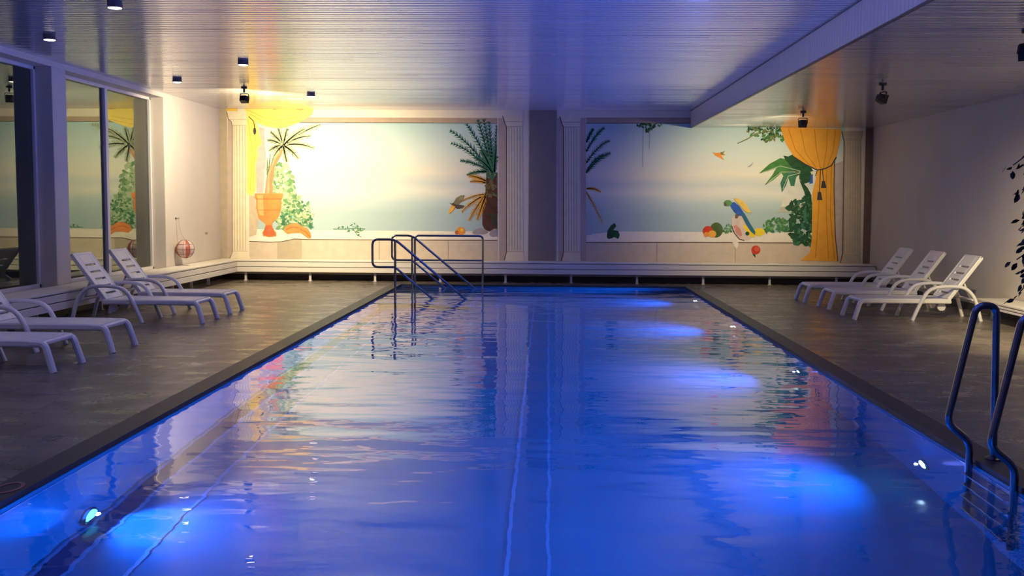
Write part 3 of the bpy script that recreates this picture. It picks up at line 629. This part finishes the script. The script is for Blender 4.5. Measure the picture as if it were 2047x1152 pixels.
def build_mural():
    roots = {}
    for side, lab, x in (('left', 'left wall painting with urn, yellow drape and pale sky', -3.5), ('right', 'right wall painting with blue parrot, fruit and gold curtain', 3.4)):
        r = empty('wall_painting', (x, YF, .4)); tag(r, lab, 'painting', 'paintings on the far wall'); roots[side] = r
    parts = {}; seq = {}
    for panel, part, mt, layer, kind, d in MURAL:
        key = (panel, part)
        mb = parts.setdefault(key, MB())
        seq[key] = seq.get(key, 0) + 1
        y = YF - .004 - layer*.0022 - seq[key]*.00003
        m = PAINT[mt]; rnd = random.Random(len(parts)*31 + seq[key])
        if kind == 'poly': mb.add([(p[0], y, p[1]) for p in d], [tuple(range(len(d)))], m)
        elif kind == 'frond':
            for i, s in enumerate(d): frond_faces(mb, s, y-.00005*i, m, rnd)
        elif kind == 'blob':
            poly, n, r, mats, seed = d; rnd = random.Random(seed)
            xs = [p[0] for p in poly]; zs = [p[1] for p in poly]; k = 0
            while k < n:
                p = (rnd.uniform(min(xs), max(xs)), rnd.uniform(min(zs), max(zs)))
                if not inside(p, poly): continue
                a = rnd.uniform(0, 2*PI); rr = r*rnd.uniform(.6, 1.25)
                u = Vector((math.cos(a), math.sin(a))); v = Vector((-u.y, u.x)); c = Vector(p)
                q = [c-u*rr, c-u*rr*.4+v*rr*.5, c+u*rr*.4+v*rr*.42, c+u*rr*1.15, c+u*rr*.4-v*rr*.42, c-u*rr*.4-v*rr*.5]
                yy = y - .0000045*k
                mb.add([(w.x, yy, w.y) for w in q], [(0,1,2,3,4,5)], PAINT[rnd.choice(mats)]); k += 1
        elif kind == 'line':
            pts, wd = d; P = [Vector(p) for p in pts]
            L_, R_ = [], []
            for i, p in enumerate(P):
                tg = (P[min(i+1, len(P)-1)] - P[max(i-1, 0)]).normalized(); sd = Vector((-tg.y, tg.x))*wd/2
                L_.append(p+sd); R_.append(p-sd)
            for i in range(len(P)-1):
                mb.add([(w.x, y, w.y) for w in (R_[i], R_[i+1], L_[i+1], L_[i])], [(0,1,2,3)], m)
        elif kind == 'disc':
            cx, cz, rx, rz = d
            mb.add([(cx+rx*math.cos(2*PI*k/18), y, cz+rz*math.sin(2*PI*k/18)) for k in range(18)], [tuple(range(18))], m)
    for (panel, part), mb in parts.items():
        # Split repeated painted columns into one object each
        r = roots[panel]
        def put(sub):
            sub.v = [(x-r.location.x, y-r.location.y, z-r.location.z) for x, y, z in sub.v]
            sub.build(part, None, r)
        if part == 'painted_column':
            cut = {'left': -3.5, 'right': 3.0}[panel]
            for s in (0, 1):
                sub = MB(); sub.mats = mb.mats
                for f, k in zip(mb.f, mb.m):
                    cxm = sum(mb.v[i][0] for i in f)/len(f)
                    if (cxm > cut) == bool(s):
                        b0 = len(sub.v); sub.v += [mb.v[i] for i in f]; sub.f.append(list(range(b0, b0+len(f)))); sub.m.append(k)
                put(sub)
        elif part == 'painted_sky':
            put(mb)
        else: put(mb)
build_mural()

# ------------------------------------------------------------------ benches along the walls
def bench_boards(mb, run, wall, front, y0, y1, top, low, axis):
    """axis 'y': bench runs along Y against a wall at X=wall, front edge at X=front"""
    s = 1 if front > wall else -1
    n = 4; w = abs(front-wall)-.02; g = .012; bw = (w-(n-1)*g)/n
    def put(a0, a1, z0, z1):
        lo, hi = sorted((a0, a1))
        if axis == 'y': mb.box(lo, y0, z0, hi, y1, z1)
        else: mb.box(y0, lo, z0, y1, hi, z1)
    for i in range(n):
        a = wall + s*(.02 + i*(bw+g)); put(a, a+s*bw, top-.028, top)
    h = (top-low-.028-.024)/2
    put(front-s*.004, front-s*.028, top-.028-.012-h, top-.028-.012)
    put(front-s*.004, front-s*.028, low, low+h)
def bench_legs(parent, pts, h, base):
    for (x, y) in pts:
        m = MB(); m.box(x-.022, y-.022, 0, x+.022, y+.022, h); m.box(x-.035, y-.035, 0, x+.035, y+.035, .012)
        m.xform(Matrix.Translation(-Vector(base))); m.build('leg', M_FRAME, parent)
bl = empty('slatted_bench', (XL+.25, 14.0, 0)); tag(bl, 'long pale slatted wall bench running under the left windows', 'bench', 'benches along the pool walls')
mb = MB(); bench_boards(mb, 'y', XL, XL+.5, 5.0, YF-.53, .43, .185, 'y'); mb.xform(Matrix.Translation((-bl.location.x, -bl.location.y, 0))); mb.build('seat_boards', M_BENCH, bl, bevel=.005)
bench_legs(bl, [(XL+.24, 21.0-k*.98) for k in range(1, 12)], .40, bl.location)
bf = empty('slatted_bench', (0, YF-.25, 0)); tag(bf, 'pale slatted bench spanning the far wall under the paintings', 'bench', 'benches along the pool walls')
mb = MB(); bench_boards(mb, 'x', YF, YF-.5, XL+.02, XR-.02, .43, .185, 'x'); mb.xform(Matrix.Translation((0, -bf.location.y, 0))); mb.build('seat_boards', M_BENCH, bf, bevel=.005)
bench_legs(bf, [(-6.2+k*1.34, YF-.38) for k in range(10)], .40, bf.location)
br_ = empty('slatted_bench', (XR-.25, 12.0, 0)); tag(br_, 'low pale slatted bench against the right wall behind the steel ladder rail', 'bench', 'benches along the pool walls')
mb = MB(); bench_boards(mb, 'y', XR, XR-.49, 9.0, 15.1, .30, .19, 'y'); mb.xform(Matrix.Translation((-br_.location.x, -br_.location.y, 0))); mb.build('seat_boards', M_BENCH, br_, bevel=.005)
bench_legs(br_, [(XR-.3, 9.4+k*1.1) for k in range(6)], .27, br_.location)

# ------------------------------------------------------------------ sun loungers
def flat(w, t):
    r = min(w, t)*.28
    return [(-w/2+r,-t/2),(w/2-r,-t/2),(w/2,-t/2+r),(w/2,t/2-r),(w/2-r,t/2),(-w/2+r,t/2),(-w/2,t/2-r),(-w/2,-t/2+r)]
def make_lounger():
    root = empty('sun_lounger', (0,0,0))
    W = .31
    sm = MB()
    for s in (-1, 1):
        sm.sweep([(.10,s*(W-.02),.268),(.3,s*(W-.02),.272),(1.34,s*(W-.02),.272)], flat(.05,.07), (0,1,0))
    sm.sweep([(.11,-W+.02,.272),(.11,W-.02,.272)], flat(.06,.05), (1,0,0))
    sm.sweep([(1.33,-W+.02,.262),(1.33,W-.02,.262)], flat(.05,.045), (1,0,0))
    x = .145
    while x < 1.27:
        sm.box(x, -W+.035, .282, x+.068, W-.035, .302); x += .080
    for y in (-.12, .12): sm.box(.12, y-.015, .245, 1.32, y+.015, .282)
    sm.build('seat', M_PLASTIC, root, bevel=.004)
    for s in (-1, 1):
        lg = MB(); lg.sweep(rounded([(.22,s*(W-.02),.275),(.085,s*(W-.02),.275),(.0,s*(W-.005),0)], .09, 6), flat(.066,.058), (0,1,0))
        lg.build('leg', M_PLASTIC, root, smooth=True)
    for s in (-1, 1):
        am = MB(); y = s*(W+.022)
        path = rounded([(.80,y,0),(.90,y,.24),(1.02,y,.455),(1.25,y,.492),(1.52,y,.478),(1.66,y,.33),(1.755,y,0)], .12, 5)
        am.sweep(path, flat(.06,.044), (0,1,0))
        am.build('armrest', M_PLASTIC, root, smooth=True)
    for xx, zz in ((1.64, .30), (1.0, .262)):
        cr = MB(); cr.sweep([(xx,-W-.01,zz),(xx,W+.01,zz)], flat(.04,.03), (1,0,0)); cr.build('cross_bar', M_PLASTIC, root)
    bk = MB(); Lb = .75; wb = .285
    for s in (-1, 1):
        a, b = sorted((s*.16, s*wb)); bk.box(0, a, -.012, Lb, b, .012)
        a, b = sorted((s*(wb-.03), s*(wb+.006))); bk.box(.01, a, -.034, Lb-.02, b, .016)
    edges = [0, .09, .205, .32, .435, .55, Lb]
    for i in range(len(edges)-1):
        bk.box(edges[i]+(.013 if i else 0), -.161, -.012, edges[i+1]-(.013 if i < len(edges)-2 else 0), .161, .012)
    bk.box(Lb-.035, -wb, -.03, Lb, wb, .016)
    ang = math.atan2(.60, .44)
    bk.xform(Matrix.Translation((1.31, 0, .302)) @ Matrix.Rotation(-ang, 4, 'Y'))
    bk.build('backrest', M_PLASTIC, root, bevel=.006)
    for s in (-1, 1):
        pr = MB(); pr.sweep([(1.53, s*.20, .575), (1.62, s*.20, .36), (1.66, s*.20, .288)], flat(.035,.025), (0,1,0)); pr.build('backrest_prop', M_PLASTIC, root)
    for s in (-1, 1):
        k = wm = MB(); k.lathe([(.02,-.018),(.055,-.018),(.06,-.01),(.06,.01),(.055,.018),(.02,.018)], 20)
        k.xform(Matrix.Translation((1.25, s*.19, .185)) @ Matrix.Rotation(PI/2, 4, 'X'))
        wm.box(1.225, s*.19-.012, .19, 1.275, s*.19+.012, .26)
        wm.build('back_hinge', M_PLASTIC, root, smooth=True)
    return root
LG = 'white sun loungers on the pool deck'
SPOTS = [
 (-4.60, 9.79, PI, 'white sun lounger nearest the camera on the left deck, backrest cut off by the edge'),
 (-4.59, 11.10, PI, 'white sun lounger second from the camera on the left deck, armrest arching beside its seat'),
 (-4.54, 13.85, PI, 'white sun lounger with raised backrest in front of the near window pier'),
 (-4.545, 15.06, PI, 'farthest white lounger on the left deck, backrest against the tall window'),
 (4.36, 15.11, 0, 'nearest of three white loungers on the right deck, warm light on its backrest'),
 (4.37, 16.50, 0, 'middle of three white loungers on the right deck'),
 (4.29, 17.70, 0, 'farthest of three white loungers on the right deck, closest to the gold curtain'),
]
proto = make_lounger()
for i, (x, y, rz, lab) in enumerate(SPOTS):
    o = proto if i == 0 else copy_tree(proto)
    o.location = (x, y, 0); o.rotation_euler = (0, 0, rz); tag(o, lab, 'sun lounger', LG)

# ------------------------------------------------------------------ stainless rails
def tube_obj(name, paths, r, parent, base, m=M_STEEL):
    mb = MB()
    for p in paths: mb.tube(p, r, 12)
    mb.xform(Matrix.Translation(-Vector(base))); return mb.build(name, m, parent, smooth=True, angle=60)
def handrail(Y, lab):
    base = (-2.6, Y, -.32); root = empty('pool_handrail', base); tag(root, lab, 'handrail', 'steel handrails of the pool steps')
    tube_obj('top_rail', [rounded([(-2.60,Y,.51),(-2.99,Y,.51),(-2.99,Y,.985),(-2.60,Y,.985),(-1.05,Y,-.31),(-1.05,Y,-.85)], .10, 6)], .021, root, base)
    tube_obj('lower_rail', [rounded([(-2.60,Y,.51),(-1.62,Y,-.31),(-1.62,Y,-.6)], .06, 5)], .019, root, base)
    tube_obj('post', [[(-2.60,Y,.985),(-2.60,Y,-.32)]], .021, root, base)
handrail(17.75, 'near steel handrail with a rounded loop end sloping into the water')
handrail(20.0, 'far steel handrail sloping down beside the rectangular guard rail')
base = (-2.55, 20.04, -.32); root = empty('guard_rail', base); tag(root, 'rectangular steel guard rail standing upright at the far pool steps', 'guard rail')
Yg = 20.06
tube_obj('top_rail', [rounded([(-2.553,Yg,-.32),(-2.553,Yg,.985),(-1.235,Yg,.985),(-1.235,Yg,-1.1)], .085, 6)], .021, root, base)
tube_obj('middle_rail', [[(-2.553,Yg,.51),(-1.235,Yg,.51)]], .017, root, base)

base = (2.85, 6.3, 0); root = empty('pool_ladder', base); tag(root, 'steel pool ladder with two arched rails at the right pool edge', 'ladder')
for Y in (6.60, 5.96):
    tube_obj('rail', [rounded([(2.845,Y,0),(2.825,Y,.985),(2.70,Y,.985),(2.545,Y,.235),(2.695,Y,.115),(2.69,Y,-1.1)], .062, 7)], .0225, root, base)
for z in (-.22, -.48, -.74, -1.0):
    m = MB(); m.box(2.64, 5.97, z-.02, 2.72, 6.59, z+.006); m.xform(Matrix.Translation(-Vector(base))); m.build('tread', M_STEEL, root, bevel=.004)
for Y in (6.60, 5.96):
    m = MB(); m.lathe([(.05,.003),(.05,.012),(.03,.02)], 20, (2.845,Y,0)); m.xform(Matrix.Translation(-Vector(base))); m.build('anchor_flange', M_STEEL, root, smooth=True)

# ------------------------------------------------------------------ lamps
def lamp(name, parent, loc, direc, power, col, size, blend, radius):
    l = D.lights.new(name, 'SPOT'); l.energy = power; l.color = col; l.spot_size = size; l.spot_blend = blend; l.shadow_soft_size = radius
    o = D.objects.new(name, l); COL.objects.link(o); o.parent = parent; o.location = loc
    o.rotation_euler = Vector(direc).to_track_quat('-Z', 'Y').to_euler(); return o
M_LENS = emit('downlight_lens', (1.0,.90,.78), 9.0)
DL = [
 (-5.80, 12.10, 'round ceiling downlight above the near window pier'),
 (-5.80, 16.29, 'round ceiling downlight above the far window'),
 (-4.20, 10.12, 'round ceiling downlight cut by the top edge of the photo'),
 (-4.16, 14.25, 'round ceiling downlight hanging out from the flood lamp towards the camera'),
 (-5.80, 7.93, 'ceiling downlight outside the frame, third of its row from the near window pier'),
 (-5.80, 3.75, 'ceiling downlight outside the frame over the left deck beside the camera'),
 (-4.18, 5.97, 'ceiling downlight outside the frame, next towards the camera in the inner row'),
 (-4.18, 18.42, 'small round ceiling downlight closest to the left wall painting'),
]
for x, y, lab in DL:
    r = empty('ceiling_downlight', (x, y, ZC)); tag(r, lab, 'ceiling light', 'round downlights in the slatted ceiling')
    m = MB(); m.lathe([(.070,0),(.071,-.058),(.066,-.060),(.064,-.046)], 28); m.build('housing', M_CAN, r, smooth=True)
    m = MB(); m.lathe([(.0635,-.050),(.062,-.063),(.03,-.069)], 28); m.build('lens', M_LENS, r, smooth=True)
    lamp('downlight_lamp', r, (0,0,-.10), (0,0,-1), DOWNLIGHT, (1,.82,.62), math.radians(130), .8, .05)

def flood(x, y, zc, target, lab, power, spread, lit):
    r = empty('flood_lamp', (x, y, zc)); K = .78; tag(r, lab, 'flood light', 'black flood lamps under the ceiling')
    d = (Vector(target) - Vector((x, y, zc-.21))).normalized()
    q = d.to_track_quat('Y', 'Z').to_matrix().to_4x4()
    m = MB(); m.lathe([(.05,0),(.05,-.025),(.018,-.03),(.016,-.09)], 20); m.build('ceiling_mount', M_BLACK, r, smooth=True)
    m = MB()
    h = Matrix.Translation((0,0,-.20)) @ q @ Matrix.Scale(K, 4)
    yk = MB(); yk.sweep(rounded([(-.10,0,0),(-.10,-.02,.115),(.10,-.02,.115),(.10,0,0)], .03, 4), flat(.03,.008), (0,1,0)); yk.xform(h); yk.build('yoke', M_BLACK, r)
    hd = MB()
    hd.add([(-.065,-.085,-.055),(.065,-.085,-.055),(.065,-.085,.055),(-.065,-.085,.055),(-.09,.055,-.075),(.09,.055,-.075),(.09,.055,.075),(-.09,.055,.075)],
           [(0,1,2,3),(7,6,5,4),(0,4,5,1),(1,5,6,2),(2,6,7,3),(3,7,4,0)])
    for k in range(5): hd.box(-.055, -.10, -.045+k*.0205, .055, -.084, -.039+k*.0205)
    hd.xform(h); hd.build('lamp_head', M_BLACK, r, bevel=.005)
    ln = MB(); ln.box(-.082, .056, -.067, .082, .061, .067); ln.xform(h)
    ln.build('lens', emit('flood_lens', (1.0,.86,.60), 30.0 if lit > 1 else (12.0 if lit else 0.0)), r)
    if lit: lamp('flood_light', r, (h @ Vector((0,.08,0))), d, power, WARM, spread, 1.0, .05)
    if lit > 1: lamp('flood_spill', r, (h @ Vector((.03,.08,0))), (-.45,.75,-.5), SPILL_LEFT, WARM, math.radians(150), 1.0, .05)
    return r
flood(-5.10, 17.5, ZC, (-4.15, 21.6, 2.2), 'black flood lamp under the ceiling lighting the left painting', FLOOD_LEFT, math.radians(84), 2)
flood(4.30, 17.88, ZL, (4.05, 21.6, 1.95), 'black flood lamp in front of the gold curtain under the lower ceiling', FLOOD_RIGHT, math.radians(82), 1)
flood(4.32, 13.77, ZL, (6.4, 14.2, 2.3), 'small unlit flood lamp under the lower ceiling near the right wall', 0, 1, 0)
flood(4.30, 9.66, ZL, (6.6, 12.4, .7), 'flood lamp cut off by the right edge, under the lower ceiling', FLOOD_NEAR, math.radians(72), 1)

M_POOLLENS = emit('pool_lamp_lens', (.45,.80,1.0), 40.0)
M_POOLLENS2 = emit('pool_lamp_lens_cyan', (.03,.62,.85), 5.0)
UW = [(PR, -1, 3.75, 'underwater lamp in the right pool wall nearest the camera, below the frame'),
      (PR, -1, 7.45, 'glowing underwater lamp in the right pool wall just beyond the ladder'),
      (PR, -1, 11.2, 'glowing underwater lamp in the right pool wall, second beyond the ladder'),
      (PR, -1, 15.0, 'glowing underwater lamp in the right pool wall abreast of the nearest right lounger'),
      (PR, -1, 18.8, 'glowing underwater lamp in the right pool wall closest to the end wall'),
      (PL, 1, 6.35, 'cyan glowing underwater lamp in the left pool wall at the lower left'),
      (PL, 1, 3.0, 'underwater lamp in the left pool wall nearest the camera, below the frame')]
for X, s, Y, lab in UW:
        zz = -.90 if s < 0 else -1.2
        r = empty('underwater_lamp', (X, Y, zz)); tag(r, lab, 'pool light', 'underwater lamps in the pool walls')
        rot = Matrix.Rotation(s*PI/2, 4, 'Y') @ Matrix.Scale(1 if s < 0 else 1.3, 4)
        m = MB(); m.lathe([(.10,0),(.10,.012),(.075,.02),(.07,.012)], 28); m.xform(rot); m.build('trim_ring', M_STEEL, r, smooth=True)
        m = MB(); m.lathe([(.069,.004),(.068,.016),(.04,.022)], 28); m.xform(rot); m.build('lens', M_POOLLENS if s < 0 else M_POOLLENS2, r, smooth=True)
        lamp('pool_light', r, (s*.06,0,0), (s, 0, .48), POOL_LAMP*(1 if s < 0 else .6), POOL_COL, math.radians(158), .8, .012).data.cycles.is_caustics_light = True

# ------------------------------------------------------------------ rescue ball, hook, vent, coping mark
hk = MB(); hk.lathe([(.022,0),(.022,.006),(.007,.01),(.006,.04)], 14); hk.xform(Matrix.Rotation(PI/2, 4, 'Y'))
hk.tube(rounded([(.035,0,0),(.055,0,-.012),(.06,0,.02)], .01), .005, 8)
ho = hk.build('wall_hook', M_BLACK, smooth=True); ho.location = (XL, 18.96, 1.30); tag(ho, 'small dark hook on the left wall holding the rope', 'hook')
def ball_mat():
    m = D.materials.new('red_white_ball'); m.use_nodes = True; nt = m.node_tree; L = nt.links
    b = nt.nodes['Principled BSDF']; b.inputs['Roughness'].default_value = .45
    tc = nt.nodes.new('ShaderNodeTexCoord'); sp = nt.nodes.new('ShaderNodeSeparateXYZ'); L.new(tc.outputs['Object'], sp.inputs[0])
    a = nt.nodes.new('ShaderNodeMath'); a.operation = 'ARCTAN2'; L.new(sp.outputs['Y'], a.inputs[0]); L.new(sp.outputs['X'], a.inputs[1])
    f = nt.nodes.new('ShaderNodeMath'); f.operation = 'MULTIPLY'; f.inputs[1].default_value = 4/(2*PI); L.new(a.outputs[0], f.inputs[0])
    g = nt.nodes.new('ShaderNodeMath'); g.operation = 'FRACT'; L.new(f.outputs[0], g.inputs[0])
    c = nt.nodes.new('ShaderNodeMath'); c.operation = 'GREATER_THAN'; c.inputs[1].default_value = .68; L.new(g.outputs[0], c.inputs[0])
    mx = nt.nodes.new('ShaderNodeMixRGB'); mx.inputs['Color1'].default_value = (.62,.46,.44,1); mx.inputs['Color2'].default_value = (.42,.10,.07,1)
    L.new(c.outputs[0], mx.inputs['Fac']); L.new(mx.outputs['Color'], b.inputs['Base Color']); return m
RB = .165
rb = empty('rescue_ball', (XL+RB+.012, 18.93, .74)); tag(rb, 'red and white rescue ball in a net hanging by rope on the left wall', 'rescue ball')
rb.rotation_euler = (0, 0, .9)
m = MB(); m.lathe([(max(.002, RB*math.sin(PI*k/20)), -RB*math.cos(PI*k/20)) for k in range(21)], 32); m.build('ball', ball_mat(), rb, smooth=True)
m = MB()
for k in range(4):
    a = k*PI/4; m.tube([((RB+.003)*math.cos(a)*math.sin(t), (RB+.003)*math.sin(a)*math.sin(t), -(RB+.003)*math.cos(t)) for t in [2*PI*j/28 for j in range(29)]], .004, 6)
for zz in (-.09, 0, .09):
    rr = math.sqrt((RB+.003)**2-zz*zz); m.tube([(rr*math.cos(t), rr*math.sin(t), zz) for t in [2*PI*j/28 for j in range(29)]], .004, 6)
m.build('net', mat('net_cord', (.28,.16,.18), .8), rb)
m = MB()
_l = Matrix.Rotation(-.9, 4, 'Z')
top = _l @ Vector((-(RB+.012)+.05, .03, .56)); mid = _l @ Vector((-.10, .015, .36))
m.tube(rounded([(0,0,RB), tuple(mid), tuple(top)], .1), .006, 8); m.build('rope', mat('pale_rope', (.50,.40,.33), .9), rb)
m = MB(); m.box(-.0, -.075, -.022, .012, .075, .022)
for k in range(3): m.box(.012, -.065, -.014+k*.011, .016, .065, -.010+k*.011)
v = m.build('wall_vent', mat('vent_plate', (.42,.36,.27), .6), bevel=.003); v.location = (XL, 20.66, .985); tag(v, 'small flat vent plate on the left wall right of the rescue ball', 'vent')
m = MB(); K = 40
ring = []
for k in range(K):
    a = 2*PI*k/K; ring += [(.075*math.cos(a), .12*math.sin(a), 0), (.055*math.cos(a), .092*math.sin(a), 0)]
m.add(ring+[(x, y, .003) for x, y, z in ring], sum([[(2*K+2*k, 2*K+(2*k+2) % (2*K), 2*K+(2*k+3) % (2*K), 2*K+2*k+1), (2*k, (2*k+2) % (2*K), 2*K+(2*k+2) % (2*K), 2*K+2*k), (2*k+1, 2*K+2*k+1, 2*K+(2*k+3) % (2*K), (2*k+3) % (2*K))] for k in range(K)], []))
o = m.build('coping_mark', mat('faded_red', (.30,.10,.10), .6)); o.location = (-2.99, 5.60, .0032); tag(o, 'faded red oval mark on the dark coping at the lower left edge', 'marking')

# ------------------------------------------------------------------ ficus at the right edge
fx, fy = 4.39, 8.5
pt = empty('potted_ficus', (fx, fy, 0)); tag(pt, 'dark-leaved ficus tree reaching in from the right edge of the photo', 'plant')
m = MB(); m.lathe([(.15,0),(.20,.34),(.215,.36),(.215,.39),(.19,.39),(.185,.34)], 28); m.build('pot', mat('clay_pot', (.25,.12,.07), .7, var=.1), pt, smooth=True)
m = MB(); m.lathe([(.05,.345),(.186,.35),(.1,.36)], 24); m.build('soil', mat('potting_soil', (.03,.02,.015), .95, var=.3, vscale=30), pt)
rnd = random.Random(7)
tw = MB(); tw.tube([(0,0,.34),(.02,.01,.7),(-.01,.02,1.05),(0,0,1.5),(.02,0,2.0)], .022, 8)
lf = MB(); leafm = mat('ficus_leaf', (.012,.022,.010), .55, var=.3, vscale=6)
for i in range(96):
    a = rnd.uniform(0, 2*PI); z0 = rnd.uniform(1.0, 2.0); ln = rnd.uniform(.34, .62); up = rnd.uniform(.0, .35)
    p0 = Vector((0,0,z0)); p1 = p0 + Vector((math.cos(a)*ln*.6, math.sin(a)*ln*.6, up*.8)); p2 = p0 + Vector((math.cos(a)*ln, math.sin(a)*ln, up*.5-rnd.uniform(.05,.35)))
    path = [p0*(1-t)**2 + p1*2*t*(1-t) + p2*t*t for t in [k/7 for k in range(8)]]
    tw.tube(path, .005, 5)
    for k in range(2, 8):
        for q in range(3):
            c = path[k] + Vector((rnd.uniform(-.05,.05), rnd.uniform(-.05,.05), rnd.uniform(-.05,.02)))
            d = Vector((math.cos(a)+rnd.uniform(-1,1), math.sin(a)+rnd.uniform(-1,1), -rnd.uniform(.5,1.6))).normalized()
            w = d.cross(Vector((rnd.uniform(-1,1), rnd.uniform(-1,1), rnd.uniform(-.3,1)))).normalized(); nn = d.cross(w)
            l = rnd.uniform(.05,.082); ww = l*.26
            lf.add([c, c+d*l*.35+w*ww+nn*.006, c+d*l*.7+w*ww*.8+nn*.006, c+d*l, c+d*l*.7-w*ww*.8+nn*.006, c+d*l*.35-w*ww+nn*.006, c+d*l*.5], [(0,1,6),(1,2,6),(2,3,6),(3,4,6),(4,5,6),(5,0,6)])
tw.build('branches', mat('ficus_bark', (.06,.045,.035), .8), pt, smooth=True)
lf.build('foliage', leafm, pt)

# the underwater lamps shine up through the water surface onto the room
for o in D.objects:
    if o.type != 'MESH': continue
    if o.name == 'pool_water': o.cycles.is_caustics_caster = True
    elif o.name.split('.')[0] in ('ceiling', 'ceiling_lower', 'ceiling_fascia', 'wall_left', 'window_frame'):
        o.cycles.is_caustics_receiver = True
